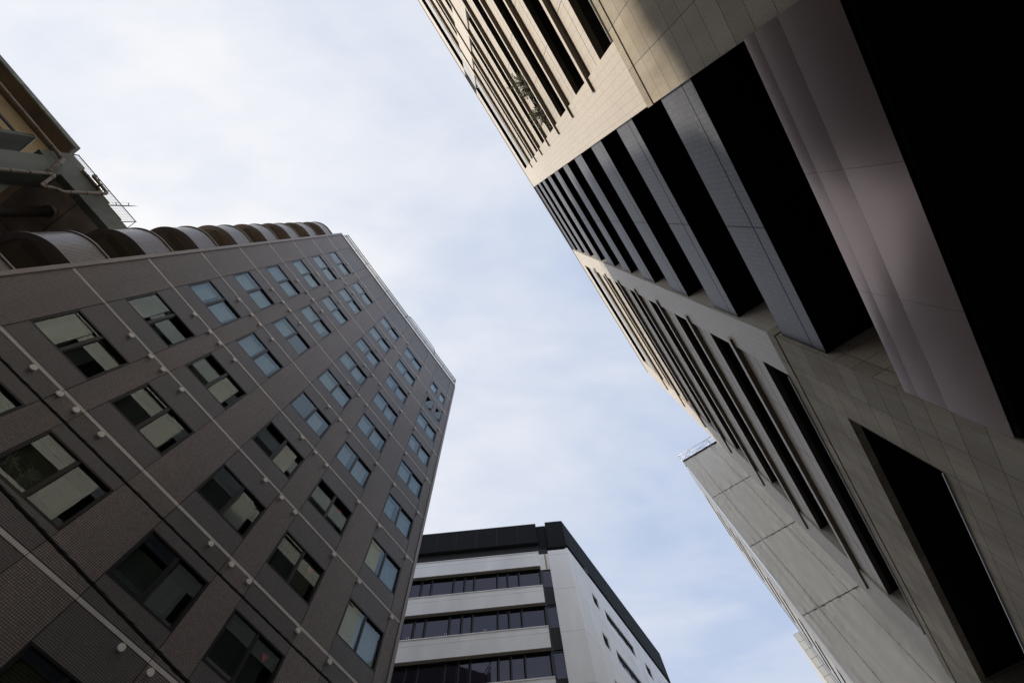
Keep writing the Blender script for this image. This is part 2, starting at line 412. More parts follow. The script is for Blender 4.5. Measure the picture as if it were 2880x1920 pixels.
# windows ------------------------------------------------------
def window_meshes(wd, ht):
    """local: x depth (0 = wall face), y along, z up from the sill; origin bottom left"""
    f = MB(); t = .042
    f.box(-.13, -.008, 0, t, 0, ht); f.box(-.13, -.008, wd - t, wd, 0, ht); f.box(-.13, -.008, t, wd - t, 0, t + .02); f.box(-.13, -.008, t, wd - t, ht - t, ht)
    m = wd / 2
    f.box(-.09, -.022, m - .05, m + .02, t + .02, ht - t)                # meeting stile
    g = .03                                                              # sashes
    for (a, c, x0) in ((t, m - .05, -.035), (m + .02, wd - t, -.07)):
        f.box(x0 - .03, x0, a, a + g, t + .02, ht - t); f.box(x0 - .03, x0, c - g, c, t + .02, ht - t)
        f.box(x0 - .03, x0, a + g, c - g, t + .02, t + .02 + g); f.box(x0 - .03, x0, a + g, c - g, ht - t - g, ht - t)
    f.box(-.30, -.135, 0.002, .02, 0.002, ht - .002); f.box(-.30, -.135, wd - .02, wd - .002, .002, ht - .002)   # jambs
    f.box(-.30, -.135, .02, wd - .02, .002, .02); f.box(-.30, -.135, .02, wd - .02, ht - .02, ht - .002)
    p = []
    for (a, c, x0) in ((t + g, m - .05 - g, -.045), (m + .02 + g, wd - t - g, -.08)):
        q = MB(); q.face([(x0, a, t + .02 + g), (x0, c, t + .02 + g), (x0, c, ht - t - g), (x0, a, ht - t - g)]); p.append(q)
    return f, p
wproto = {}
def add_window(bi, s, ri):
    a, c = BAY[bi]; y0, y1 = ly(a) + J, ly(c) - J; wd = y1 - y0; ht = WH * LS; z0 = lz(wz(s))
    W0 = Vector((LX, y0, z0))
    key = round(wd, 3)
    if key not in wproto:
        f, ps = window_meshes(wd, ht)
        fo = f.build('window', m_frame, hotel, org=(0, 0, 0)); fo.location = W0 - WP[hotel.name]; WP[fo.name] = W0
        po = []
        for q in ps:
            o = q.build('pane', m_glass, None, org=(0, 0, 0)); o.parent = fo; WP[o.name] = W0; po.append(o)
        wproto[key] = (fo, po)
    else:
        f0, p0 = wproto[key]
        fo = place(f0, hotel, W0); po = [place(o, fo, W0) for o in p0]
    rnd = random.Random(bi * 31 + ri * 7 + 5)
    high = ri >= 4 or bi == 4
    x = LX - .19
    def blind(ya, yb, za, zb, m, dx=0.):
        q = MB(); n = max(2, int((zb - za) / .05))
        for k in range(n):
            k0 = za + (zb - za) * k / n; k1 = za + (zb - za) * (k + 1) / n
            q.face([(x + dx + .006, ya, k0), (x + dx + .006, yb, k0), (x + dx - .006, yb, k1), (x + dx - .006, ya, k1)])
        q.build('blind', m, fo, org=W0)
    mid = (y0 + y1) / 2
    if high:
        for ya, yb in ((y0 + .06, mid - .03), (mid + .03, y1 - .06)):
            blind(ya, yb - rnd.choice((.0, .12, .22)), z0 + .04, z0 + ht - rnd.choice((.05, .12, .2)), m_blind2 if (bi == 4 or rnd.random() < .93) else m_blind)
    else:
        k = rnd.random()
        if k < .34:
            blind(y0 + .08, mid - .1, z0 + .03, z0 + ht - .12, m_blind); blind(mid + .04, y1 - .3, z0 + .35 * rnd.random() + .1, z0 + ht * .72, m_blind)
        elif k < .62:
            blind(y0 + .05, mid - .02, z0 + .03, z0 + ht - .35, m_blind3); blind(mid + .02, y1 - .2, z0 + .3, z0 + ht - .2, m_blind)
        elif k < .82:
            blind(y0 + .2, mid - .25, z0 + .05, z0 + ht - .1, m_blind); blind(mid + .05, mid + .45, z0 + .05, z0 + ht - .3, m_blind3)
        else:
            blind(y0 + .05, y1 - .35, z0 + .25, z0 + ht - .4, m_blind3)
    if (bi == 3 and ri <= 8) or (bi == 2 and ri >= 8):
        zt = lz(s + .157); yt = ly(.531) if bi == 3 else ly(.273)
        q = MB(); q.prism([(0, 0), (1, 0), (0, 1)], 0, .001)
        q = MB(); xx = LX - .0845
        A, B, Cc = (xx, yt - .11, zt + .09), (xx, yt + .11, zt + .09), (xx, yt, zt - .09)
        q.face([A, B, Cc]); q.face([(p[0] - .002, p[1], p[2]) for p in (A, Cc, B)])
        q.build('marker', m_red, fo, org=W0)
    if bi == 1 and ri == 4:
        q = MB(); cxx, cyy, czz, rr = LX - .2, ly(-.031), lz(1.937), .05
        for i in range(6):
            for j in range(10):
                P = lambda i, j: (cxx + rr * math.sin(math.pi * i / 6) * math.cos(2 * math.pi * j / 10), cyy + rr * math.sin(math.pi * i / 6) * math.sin(2 * math.pi * j / 10), czz + rr * math.cos(math.pi * i / 6))
                q.face([P(i, j), P(i + 1, j), P(i + 1, j + 1), P(i, j + 1)], 0, True)
        q.build('lamp', m_bulb, fo, org=W0)
    return fo
for ri, s in enumerate(ROWS):
    for bi in range(5):
        if bi == 4 and ri >= 8: continue
        add_window(bi, s, ri)
# small windows high in the last bay, the lower pair tilted open
def small_window(y0, y1, z0, z1, tilt):
    W0 = Vector((LX, y0, z0)); wd, ht = y1 - y0, z1 - z0; t = .06
    f = MB()
    f.box(-.2, -.004, 0, t, 0, ht); f.box(-.2, -.004, wd - t, wd, 0, ht); f.box(-.2, -.004, t, wd - t, 0, t); f.box(-.2, -.004, t, wd - t, ht - t, ht)
    f.v = [(p[0] + LX, p[1] + y0, p[2] + z0) for p in f.v]
    fo = f.build('window', m_frame, hotel, org=W0)
    a = R_(34 if tilt else 0); h2 = ht - 2 * t; ymid = wd / 2          # turns about its upright middle line
    P = lambda y, h: (LX - .06 + math.sin(a) * (y - ymid), y0 + ymid + (y - ymid) * math.cos(a), z0 + t + h)
    g = MB(); g.face([P(t + .03, .03), P(wd - t - .03, .03), P(wd - t - .03, h2 - .03), P(t + .03, h2 - .03)]); g.build('pane', m_glass, fo, org=W0)
    e = MB(); r = .022
    for A, B in ((P(t, 0), P(wd - t, 0)), (P(wd - t, 0), P(wd - t, h2)), (P(wd - t, h2), P(t, h2)), (P(t, h2), P(t, 0))): e.tube([A, B], r, 4)
    e.build('sash', m_frame, fo, org=W0)
    if not tilt:
        q = MB(); q.face([(LX - .22, y0 + .05, z0 + .05), (LX - .22, y1 - .05, z0 + .05), (LX - .22, y1 - .05, z1 - .05), (LX - .22, y0 + .05, z1 - .05)]); q.build('blind', m_blind2, fo, org=W0)
a5, c5 = BAY[4]
for s, ht, tilt in ((ROWS[8], .150, True), (ROWS[9], .134, False)):
    zb = lz(wz(s) - .004); zt = zb + ht * LS * (.93 if tilt else 1)
    ya, yb, yc, yd = ly(.703), ly(.775), ly(.802), ly(.8655) - J - .003
    small_window(ya, yb, zb, zt, tilt); small_window(yc, yd, zb, zt, tilt)
    w = MB()
    w.box(LX - .2, LX - .004, ly(a5) + J, ya, zb - .02, lz(wz(s) + WH)); w.box(LX - .2, LX - .004, yb, yc, zb - .02, lz(wz(s) + WH)); w.box(LX - .2, LX - .004, yd, ly(c5) - J, zb - .02, lz(wz(s) + WH))
    if zt < lz(wz(s) + WH):
        w.box(LX - .2, LX - .0045, ya + .001, yb - .001, zt, lz(wz(s) + WH)); w.box(LX - .2, LX - .0045, yc + .001, yd - .001, zt, lz(wz(s) + WH))
    w.build('spandrel', m_bay, hotel)
# two small anchors low on the facade
for y, z in ((.535, .80), (.585, .77)):
    b = MB().box(LX - .002, LX + .05, ly(y) - .05, ly(y) + .05, lz(z) - .02, lz(z) + .02); b.build('wall_anchor', m_rail, hotel)

# curved corner balconies
RAD = 1.15; yout = ly(-.664); ystart = ly(-.5165)
def drum_path(n=16):
    p = [(LX - .02, ystart)]
    cy_ = yout + RAD; cx_ = LX - .02 - RAD
    for k in range(n + 1):
        a = math.pi / 2 * k / n
        p.append((cx_ + RAD * math.cos(a), cy_ - RAD * math.sin(a)))
    p.append((LX - 8.0, yout)); return p
DP = drum_path()
def drum(zb, zt):
    root = None
    def strip(off0, off1, za, zb_, mi, mb, uv=True):
        s_ = 0.
        for (p, q) in zip(DP[:-1], DP[1:]):
            l = math.dist(p, q)
            mb.face([(p[0], p[1], za), (q[0], q[1], za), (q[0], q[1], zb_), (p[0], p[1], zb_)][::-1], mi, False, [(s_, za), (s_ + l, za), (s_ + l, zb_), (s_, zb_)][::-1]); s_ += l
    mb = MB(); strip(0, 0, zb, zt, 0, mb)
    # inner skin
    ins = [(x - .0 if i == 0 else x, y) for i, (x, y) in enumerate(DP)]
    def inset(d):
        out = []
        for i, (x, y) in enumerate(DP):
            a = DP[max(i - 1, 0)]; c = DP[min(i + 1, len(DP) - 1)]
            tx, ty = c[0] - a[0], c[1] - a[1]; l = math.hypot(tx, ty); nx, ny = ty / l, -tx / l     # outward
            out.append((x + nx * d if False else x - nx * -d, y + ny * d))
        return out
    I = inset(-.15) if (inset(-.15)[5][0] < DP[5][0]) else inset(.15)
    O = inset(.045) if (inset(.045)[5][0] > DP[5][0]) else inset(-.045)
    for k in range(len(DP) - 1):
        mb.face([(I[k][0], I[k][1], zb), (I[k + 1][0], I[k + 1][1], zb), (I[k + 1][0], I[k + 1][1], zt), (I[k][0], I[k][1], zt)], 0, False, [(0, 0), (1, 0), (1, 1), (0, 1)])
    d = mb.build('balcony', m_drum, hotel, org=(LX, ystart, zb))
    e = MB()
    for za, zc_ in ((zb - .05, zb), (zt, zt + .05)):
        for k in range(len(DP) - 1):
            e.face([(O[k][0], O[k][1], za), (O[k + 1][0], O[k + 1][1], za), (O[k + 1][0], O[k + 1][1], zc_), (O[k][0], O[k][1], zc_)][::-1], 0, True)
            e.face([(O[k][0], O[k][1], za), (O[k + 1][0], O[k + 1][1], za), (I[k + 1][0], I[k + 1][1], za), (I[k][0], I[k][1], za)], 0)
            e.face([(O[k][0], O[k][1], zc_), (O[k + 1][0], O[k + 1][1], zc_), (I[k + 1][0], I[k + 1][1], zc_), (I[k][0], I[k][1], zc_)][::-1], 0)
    e.build('rim', m_trim, d, org=(LX, ystart, zb))
    f = MB(); poly = [p for p in I] + [(LX - 8.0, ystart + .3), (LX - .4, ystart + .3)]
    f.prism(poly, zb - .02, zb + .15, 0)
    f.build('soffit', m_bfloor, d, org=(LX, ystart, zb))
    # inner wall strip seen under the slab
    g = MB(); g.box(LX - .75, LX - .45, yout + .42, ystart, zb - .045, zb - .021); g.build('downstand', m_bfloor2, d, org=(LX, ystart, zb))
levels = [s for s in FL if s > .4]
for s in levels[:-1] + [levels[-1]]:
    drum(lz(s + .004), lz(s + .128))
b = MB().box(LX - 8, LX - 1.6, yout + 1.0, ystart + .2, 0, ZT - .5); b.build('wall', m_pier, hotel)

# roof railing
r = MB(); zr = lz(3.6)
for h in (.30, .66, 1.12): r.tube([(LX + .02, Y0 + .1, zr + h), (LX + .02, Y1 - .05, zr + h)], .036, 6)
for k in range(12):
    y = -5.3 + .17 + k * 1.31
    if y < Y1: r.tube([(LX + .02, y, zr - .25), (LX + .02, y, zr + 1.12)], .024, 6, 1)
hp = [(2.7, -.1), (2.75, .75), (2.95, 1.25), (3.3, 1.5), (6.1, 1.5), (6.4, 1.4), (6.55, 1.1), (6.55, .1)]
r.tube([(LX + .06, y, zr + h) for y, h in hp], .026, 6)
r.tube([(LX + .02, Y1 - .05, zr + 1.12), (LX - 6, Y1 - .05, zr + 1.12)], .028, 6)
r.tube([(LX + .02, Y1 - .05, zr - .2), (LX + .02, Y1 - .05, zr + 1.12)], .024, 6)
r.build('roof_railing', [m_rail, m_railw], hotel)
#PART2
# ------------------------------------------------------------------ right: beige tower
tower = thing('office_tower', (D + 7, 0, 0), 'tall beige tiled tower with dark recessed window strips over a granite clad base', 'building')
YS, YE = -6.48 * D, 4.75 * D
def dy(v): return v * D
CX = 1.45 * D
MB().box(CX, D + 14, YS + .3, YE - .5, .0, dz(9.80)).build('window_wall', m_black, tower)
MB().box(CX - .2, D + 14.1, YS + .02, YE - .02, dz(9.80) + .002, dz(9.86)).build('roof', m_metalroof, tower)
MB().box(D + 13.9, D + 14.2, YS + .02, YE - .02, 0, dz(9.80)).build('wall', m_beige, tower)
RB = (1.48, 1.815)
piersY = [(-.376, -.012, 9.93), (-2.41, -2.03, 8.72), (-4.44, -4.06, 8.72), (1.48, 1.815, 9.93)]
for a, c, t in piersY:
    MB().box(D, CX - .005, dy(a), dy(c), dz(2.705), dz(t)).build('pier', m_beige, tower)
MB().box(D, D + 13.85, dy(4.28), YE, dz(2.705), dz(9.93)).build('pier', m_beige, tower)
MB().box(D, D + 13.85, YS, dy(-6.1), dz(2.705), dz(9.93)).build('pier', m_beige, tower)
for a, c in ((-2.41, -2.03), (-4.44, -4.06)):
    MB().box(D + .01, CX - .005, dy(a), dy(c), dz(8.722), dz(9.47)).build('grey_panel', m_greyp, tower)
BAYS = [(-2.03, -.376), (-4.06, -2.41), (-6.1, -4.44), (1.815, 4.28)]
P = .832
for a, c in BAYS:
    ya, yc = dy(a) + .004, dy(c) - .004
    for k in range(7):
        zb, zt = 3.067 + P * k, 3.37 + P * k
        s = MB(); x = 1.02 * D
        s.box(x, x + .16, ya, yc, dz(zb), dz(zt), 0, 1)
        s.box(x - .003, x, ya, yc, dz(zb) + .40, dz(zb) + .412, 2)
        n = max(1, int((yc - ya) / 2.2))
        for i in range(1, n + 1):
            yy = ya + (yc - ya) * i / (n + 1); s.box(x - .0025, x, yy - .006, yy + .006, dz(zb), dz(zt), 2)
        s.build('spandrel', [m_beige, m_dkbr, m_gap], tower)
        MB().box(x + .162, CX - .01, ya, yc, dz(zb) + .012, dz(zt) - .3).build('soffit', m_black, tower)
    zb = 8.82
    MB().box(1.02 * D, 1.02 * D + .16, ya, yc, dz(zb), dz(9.2)).build('grey_panel', m_greyp, tower)
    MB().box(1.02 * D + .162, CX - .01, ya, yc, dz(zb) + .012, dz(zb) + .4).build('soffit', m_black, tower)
    MB().box(D + .002, D + .25, ya, yc, dz(9.50), dz(9.929), 0, 1).build('parapet', [m_beige, m_black], tower)
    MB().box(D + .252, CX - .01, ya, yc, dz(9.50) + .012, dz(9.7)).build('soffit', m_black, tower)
    MB().box(D - .05, D + .02, ya, yc, dz(2.70) + .003, dz(2.70) + .02).build('flashing', m_railw, tower)
    MB().box(1.3 * D, CX - .01, ya, yc, dz(2.705), dz(2.9)).build('parapet', m_black, tower)
def fins(y0, y1):
    for k in range(7):
        zb = 3.37 + P * k; f = MB()
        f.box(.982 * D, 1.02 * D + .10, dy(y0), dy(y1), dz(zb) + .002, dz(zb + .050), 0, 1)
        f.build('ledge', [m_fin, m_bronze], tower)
fins(-6.2, -.288); fins(1.735, 4.53)
# coping line on the roof edge
MB().box(D - .04, D + .3, YS, YE + .02, dz(9.93) + .002, dz(9.95)).build('coping', m_railw, tower)
# central recess with blue grey parapets
RBOT = [2.155, 3.015, 3.849, 4.688, 5.522, 6.316, 7.126, 7.942, 8.655, 9.379]
RTOP = [2.515, 3.369, 4.21, 5.052, 5.86, 6.672, 7.483, 8.289, 8.999, 9.70]
for zb, zt in zip(RBOT, RTOP):
    x = 1.02 * D; zb *= 1.02; zt *= 1.02; s = MB()
    if zt > 9.8: zt = 9.88
    s.box(x, x + .16, dy(-.010), dy(1.478), dz(zb), dz(zt), 0, 1)
    h = dz(zt) - dz(zb)
    s.box(x - .003, x, dy(-.010), dy(1.478), dz(zb) + .26 * h, dz(zb) + .26 * h + .018, 2)
    s.box(x - .0025, x, dy(.74) - .009, dy(.74) + .009, dz(zb), dz(zt), 2)
    s.build('balcony_parapet', [m_blue, m_black, m_gap], tower)
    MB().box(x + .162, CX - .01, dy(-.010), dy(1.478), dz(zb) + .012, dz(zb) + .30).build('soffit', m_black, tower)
# small dark drain brackets on the balcony returns
for zb in RBOT[:3]:
    q = MB(); q.tube([(1.22 * D, dy(1.478), dz(zb * 1.02 + .42)), (1.22 * D, dy(1.40), dz(zb * 1.02 + .42))], .05, 8); q.build('overflow_pipe', m_bronze, tower)
# curved taupe metal panels low in the recess
prof = [[(.9945, 1.295), (.9935, 1.335), (.9928, 1.38), (.9927, 1.42), (.9933, 1.47), (.9946, 1.5195)],
        [(.9948, 1.5205), (.9942, 1.55), (.994, 1.58), (.9943, 1.61), (.9950, 1.6435)],
        [(.9952, 1.6445), (.9948, 1.665), (.9949, 1.69), (.9956, 1.709)], [(.9958, 1.7095), (1.06, 1.7096)]]
for y0, y1 in ((-.008, .4895), (.4905, .9845), (.9855, 1.478)):
    s = MB()
    for pr in prof:
        b0 = len(s.v)
        for x, z in pr: s.v += [(x * D, dy(y0), dz(z)), (x * D, dy(y1), dz(z))]
        for i in range(len(pr) - 1):
            k = b0 + 2 * i; s.f.append((k, k + 2, k + 3, k + 1)); s.m.append(0); s.sm.append(True)
    s.build('metal_panel', m_pink, tower)
MB().box(1.045 * D, 1.2 * D, dy(-.008), dy(1.478), dz(1.31), dz(1.70)).build('panel_core', m_black, tower)
MB().box(1.006 * D, CX + .5, dy(-.008), dy(1.478), dz(1.28), dz(1.296)).build('soffit', m_black, tower)
# granite base
def stone(x0, x1, y0, y1, z0, z1, nm='stone_cladding'):
    return MB().box(x0, x1, dy(y0), dy(y1), z0, z1).build(nm, m_stone, tower)
stone(D, CX + .2, YS / D, -.006, .12, dz(2.61)); stone(D, CX + .2, 1.48, 1.918, .12, dz(2.61))
stone(D, D + 13.8, 4.17, YE / D, .12, dz(2.61)); stone(D, 1.042 * D, 1.9181, 4.1699, .12, dz(1.70)); stone(D, 1.042 * D, 1.9181, 4.1699, dz(2.262), dz(2.61))
MB().box(1.042 * D + .002, CX, dy(1.9181), dy(4.1699), dz(2.264), dz(2.6)).build('soffit', m_black, tower)
MB().box(CX - .1, CX - .02, dy(1.9181), dy(4.1699), dz(.2), dz(2.26)).build('window_wall', m_black, tower)
for y0, y1 in ((YS / D, -.003), (1.478, YE / D)):
    MB().box(D + .03, CX, dy(y0) + .01, dy(y1) - .01, dz(2.61) + .001, dz(2.622)).build('groove', m_gap, tower)
    MB().box(D - .012, CX + .2, dy(y0), dy(y1), dz(2.622) + .001, dz(2.70)).build('stone_course', m_stone, tower)
MB().box(D - .03, D + .12, dy(1.92), dy(4.168), dz(1.70) + .002, dz(1.70) + .025).build('flashing', m_railw, tower)

# plants on the tower ledge
def shrub(y, seed, label):
    rnd = random.Random(seed); zb = dz(3.42 + 2 * P)
    o = thing('potted_shrub', (1.0 * D, y, zb), label, 'plant', 'shrubs on the tower ledge')
    p = MB(); p.tube([(1.0 * D, y, zb), (1.0 * D, y, zb + .32)], [.13, .18], 14); p.build('pot', m_pot, o)
    s = MB(); lf = MB()
    for k in range(46):
        a = rnd.uniform(0, 2 * math.pi); el = rnd.uniform(.0, 1.35); ln = rnd.uniform(.4, .8)
        b0 = Vector((1.0 * D, y, zb + .3)); d = Vector((math.cos(a) * math.cos(el) - .28, math.sin(a) * math.cos(el), math.sin(el))).normalized()
        pts = [b0 + d * (ln * t) + Vector((0, 0, -.25 * ln * t * t)) for t in (0, .35, .7, 1)]
        s.tube(pts, [.012, .009, .006, .003], 4)
        for j in range(30):
            t = rnd.uniform(.25, 1); q = b0 + d * (ln * t) + Vector((0, 0, -.25 * ln * t * t))
            dd = (d + Vector((rnd.uniform(-1, 1), rnd.uniform(-1, 1), rnd.uniform(-.6, 1)))).normalized(); sd = dd.cross(Vector((rnd.uniform(-1, 1), rnd.uniform(-1, 1), rnd.uniform(-1, 1)))).normalized()
            l = rnd.uniform(.08, .16); wq = .014
            lf.face([q, q + dd * l * .5 + sd * wq, q + dd * l, q + dd * l * .5 - sd * wq], rnd.randint(0, 1))
    s.build('stem', m_stem, o); lf.build('foliage', [m_leaf, m_leaf2], o)
shrub(-.86 * D, 3, 'taller spiky grey green shrub spilling over the beige tower ledge')
shrub(-.56 * D, 5, 'smaller shrub on the beige tower ledge, nearer the dark central recess')

# ------------------------------------------------------------------ white office building
a_ = R_(61.3); U = (-math.sin(a_), -math.cos(a_)); Nn = (math.cos(a_), -math.sin(a_)); C0 = (-10.6, 27.39)
white = thing('office_building', (-16, 32, 0), 'white concrete office building with ribbon windows and a charcoal roof parapet', 'building')
def wb(a0, a1, b0, b1, z0, z1, mi=0, under=None, mb=None):
    return (mb or MB()).obox(C0, U, Nn, a0, a1, b0, b1, z0 + CZ, z1 + CZ, mi, under)
AE = 24.
cpt = lambda a, b: (C0[0] + U[0] * a + Nn[0] * b, C0[1] + U[1] * a + Nn[1] * b)
MB().prism([cpt(.9, -1.3), cpt(AE, -1.3), cpt(AE, -18), (-11.5, 47)], 0, 36 + CZ).build('room_core', m_room, white)
NF = 9
for k in range(NF):
    zt = 35.52 - 3.92 * k; zb = 33.80 - 3.94 * k
    if zt + CZ < 1: break
    zb = max(zb, -1.4)
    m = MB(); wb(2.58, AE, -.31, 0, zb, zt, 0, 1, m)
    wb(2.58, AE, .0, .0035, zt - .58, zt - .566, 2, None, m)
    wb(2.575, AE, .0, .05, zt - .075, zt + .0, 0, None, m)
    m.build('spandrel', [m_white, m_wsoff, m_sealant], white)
    m = MB(); wb(1.751, AE, -1.0, -.312, zb + .01, zt - .02, 0, None, m); m.build('floor_edge', m_char2, white)
    # ribbon window below this band
    z1 = zb; z0 = max(35.52 - 3.92 * (k + 1), -1.3)
    if z1 - z0 < .5: continue
    A = [2.62, 4.43, 5.4, 6.26, 8.2, 9.02, 9.95, 11.8, 12.65, 13.6, 15.5, 16.4, 17.3, 19.2, 20.1, 21.0, 22.9]
    for a0, a1 in zip(A[:-1], A[1:]):
        m = MB(); t = .05
        wb(a0 - t, a0 + t, -.42, -.30, z0, z1, 0, None, m); wb(a0 + t, a1 - t, -.42, -.33, z1 - .07, z1 - .002, 0, None, m); wb(a0 + t, a1 - t, -.42, -.33, z0 + .002, z0 + .06, 0, None, m)
        wb(a0 + .13, a0 + .16, -.42, -.34, z0 + .06, z1 - .07, 0, None, m)
        P0 = (*cpt(a0, -.36), z0 + CZ); o = m.build('window', m_frame, white, org=P0)
        g = MB(); q0, q1 = cpt(a0 + .16, -.375), cpt(a1 - t, -.375)
        g.face([(*q0, z0 + .06 + CZ), (*q1, z0 + .06 + CZ), (*q1, z1 - .07 + CZ), (*q0, z1 - .07 + CZ)][::-1]); g.build('pane', m_pglass, o, org=P0)
# corner notch glazing
for k in range(16):
    z1 = 33.62 - 1.965 * k; z0 = z1 - 1.965
    if z0 < 1: break
    m = MB(); wb(1.76, 2.575, -.42, -.34, z0, z0 + .08, 0, None, m); wb(2.44, 2.575, -.42, -.30, z0 + .08, z1, 0, None, m)
    P0 = (*cpt(2.2, -.36), z0 + CZ); o = m.build('window', m_frame, white, org=P0)
    g = MB(); q0, q1 = cpt(1.76, -.385), cpt(2.44, -.385); g.face([(*q0, z0 + .08 + CZ), (*q1, z0 + .08 + CZ), (*q1, z1 + CZ), (*q0, z1 + CZ)][::-1]); g.build('pane', m_pglass, o, org=P0)
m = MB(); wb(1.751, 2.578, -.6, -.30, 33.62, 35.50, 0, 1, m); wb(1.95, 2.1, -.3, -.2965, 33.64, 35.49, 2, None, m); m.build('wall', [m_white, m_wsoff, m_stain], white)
m = MB(); m.prism([C0, cpt(1.75, 0), cpt(1.75, -.6), (-11.2, 27.6)], 0, 35.52 + CZ, 0)
for z in (31.05, 27.05, 23.1, 19.1, 34.95): wb(.0, 1.75, .0, .0035, z, z + .016, 1, None, m)
m.build('corner_pier', [m_white, m_sealant], white)
# side facing the street
XW = -10.6; seg = [(30.9, 31.9), (33.1, 38.3), (40.3, 41.5), (43.2, 45.6)]
yE = 47.5; m = MB()
zprev = 35.70
for k in range(NF):
    z1 = 33.55 - 3.95 * k; z0 = z1 - 1.15
    if z0 < .5: break
    m.box(XW - .3, XW, 27.39, yE, z1 + CZ, zprev + CZ); zprev = z0
    ys = [27.39] + [v for s in seg for v in s] + [yE]
    for i in range(0, len(ys), 2): m.box(XW - .3, XW, ys[i], ys[i + 1], z0 + CZ, z1 + CZ)
    m.box(XW, XW + .003, 27.5, yE, z0 - 1.35 + CZ, z0 - 1.335 + CZ, 1)
m.box(XW - .3, XW, 27.39, yE, 0, zprev + CZ)
for y in (34.9, 39.4): m.box(XW, XW + .0025, y, y + .014, 3, 35.6 + CZ, 1)
m.build('wall', [m_white, m_sealant], white)
for k in range(5):
    z1 = 33.55 - 3.95 * k; z0 = z1 - 1.15
    for (a, c) in seg:
        q = MB(); n = max(1, round((c - a) / 1.3)); P0 = (XW, a, z0 + CZ)
        q.box(XW - .2, XW - .1, a, c, z0 + CZ + .001, z0 + CZ + .05); q.box(XW - .2, XW - .1, a, c, z1 + CZ - .05, z1 + CZ - .001)
        for i in range(n + 1):
            y = a + (c - a) * i / n; q.box(XW - .2, XW - .1, max(a, y - .03), min(c, y + .03), z0 + CZ + .05, z1 + CZ - .05)
        o = q.build('window', m_frame, white, org=P0)
        g = MB(); g.face([(XW - .15, a, z0 + CZ), (XW - .15, c, z0 + CZ), (XW - .15, c, z1 + CZ), (XW - .15, a, z1 + CZ)]); g.build('pane', m_pglass, o, org=P0)
MB().prism([(XW - .32, 28.2), (XW - .32, yE - .3), (XW - .9, yE - .3), (XW - .9, 28.6)], 1, 35.5 + CZ).build('room_core', m_room, white)
MB().prism([(XW - .3, yE - .3), (XW - .02, yE), (-30, yE), (-30, yE - .3)], 0, 36 + CZ).build('wall', m_white, white)
# charcoal parapet
m = MB(); wb(2.51, AE, -.5, .012, 36.78, 39.45, 0, 1, m)
for a in (4.3, 6.28, 8.2, 10.1, 11.9, 13.8): wb(a, a + .018, .012, .0155, 36.8, 39.44, 2, None, m)
wb(1.61, 2.509, -.5, -.32, 36.2, 39.42, 0, 1, m)
m.build('roof_parapet', [m_char, m_char2, m_sealb], white)
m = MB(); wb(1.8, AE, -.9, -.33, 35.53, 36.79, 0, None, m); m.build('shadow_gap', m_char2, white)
m = MB(); m.prism([(C0[0] + .02, C0[1] + .004), cpt(1.60, .012), cpt(1.60, -.5), (-11.2, 27.7)], 35.95 + CZ, 39.5 + CZ, 0, 1); m.build('roof_parapet', [m_char, m_char2], white)
m = MB(); m.box(XW - .5, XW + .02, C0[1] + .02, yE + .05, 36.25 + CZ, 39.55 + CZ, 0, 1)
for i in range(11): m.box(XW + .02, XW + .0235, 28.6 + i * 1.75, 28.62 + i * 1.75, 36.3 + CZ, 39.5 + CZ, 2)
m.box(XW + .02, XW + .0232, 27.5, yE, 37.86 + CZ, 37.88 + CZ, 2)
m.build('roof_parapet', [m_char, m_char2, m_sealb], white)
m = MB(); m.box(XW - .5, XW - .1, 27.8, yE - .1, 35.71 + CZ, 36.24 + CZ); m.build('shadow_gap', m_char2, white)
m = MB(); m.box(XW - .02, XW + .06, 30.45, 31.1, 35.72 + CZ, 36.22 + CZ); m.build('vent_slot', m_char2, white)
MB().prism([(XW - .5, C0[1] + .4), (XW - .5, yE - .5), (-28, yE - .5), cpt(AE, -.6), cpt(2.0, -.6)], 38.9 + CZ, 39.0 + CZ).build('roof', m_metalroof, white)
m = MB()
for a in (13.0, 12.85, 10.2, 10.05, 7.3, 7.15):
    q = cpt(a, -.05); m.tube([(*q, 27.76 + CZ), (*q, 28.0 + CZ)], .02, 6)
m.build('ledge_bracket', m_railw, white)

# ------------------------------------------------------------------ sheeted building and its scaffold
shb = thing('sheeted_building', (9, 33, 0), 'pale grey building hidden behind scaffold sheeting beyond the beige tower', 'building')
m = MB(); m.box(3.1, 16, 26.1, 44, 0, 30.8 + CZ); m.box(3.1, 3.6, 26.1, 26.6, 30.8 + CZ, 34.2 + CZ); m.box(4.4, 16, 26.1, 26.5, 30.8 + CZ, 31.6 + CZ); m.box(5.0, 16, 26.1, 26.5, 31.6 + CZ, 34.2 + CZ)  # top wall pieces shaped to leave a gap for sky light through the sheeting
m.build('wall', m_greyp, shb)
scaf = thing('scaffold', (2.1, 25, 0), 'tall scaffold wrapped in creased grey sheeting with bare rails on top', 'scaffold')
SY, SX = 25.0, 2.1
cols = [2.1, 3.0, 4.67, 6.4, 8.2]; rows = [34.35 - 5.15 * i for i in range(7)]
rnd = random.Random(11)
from mathutils import noise as mn
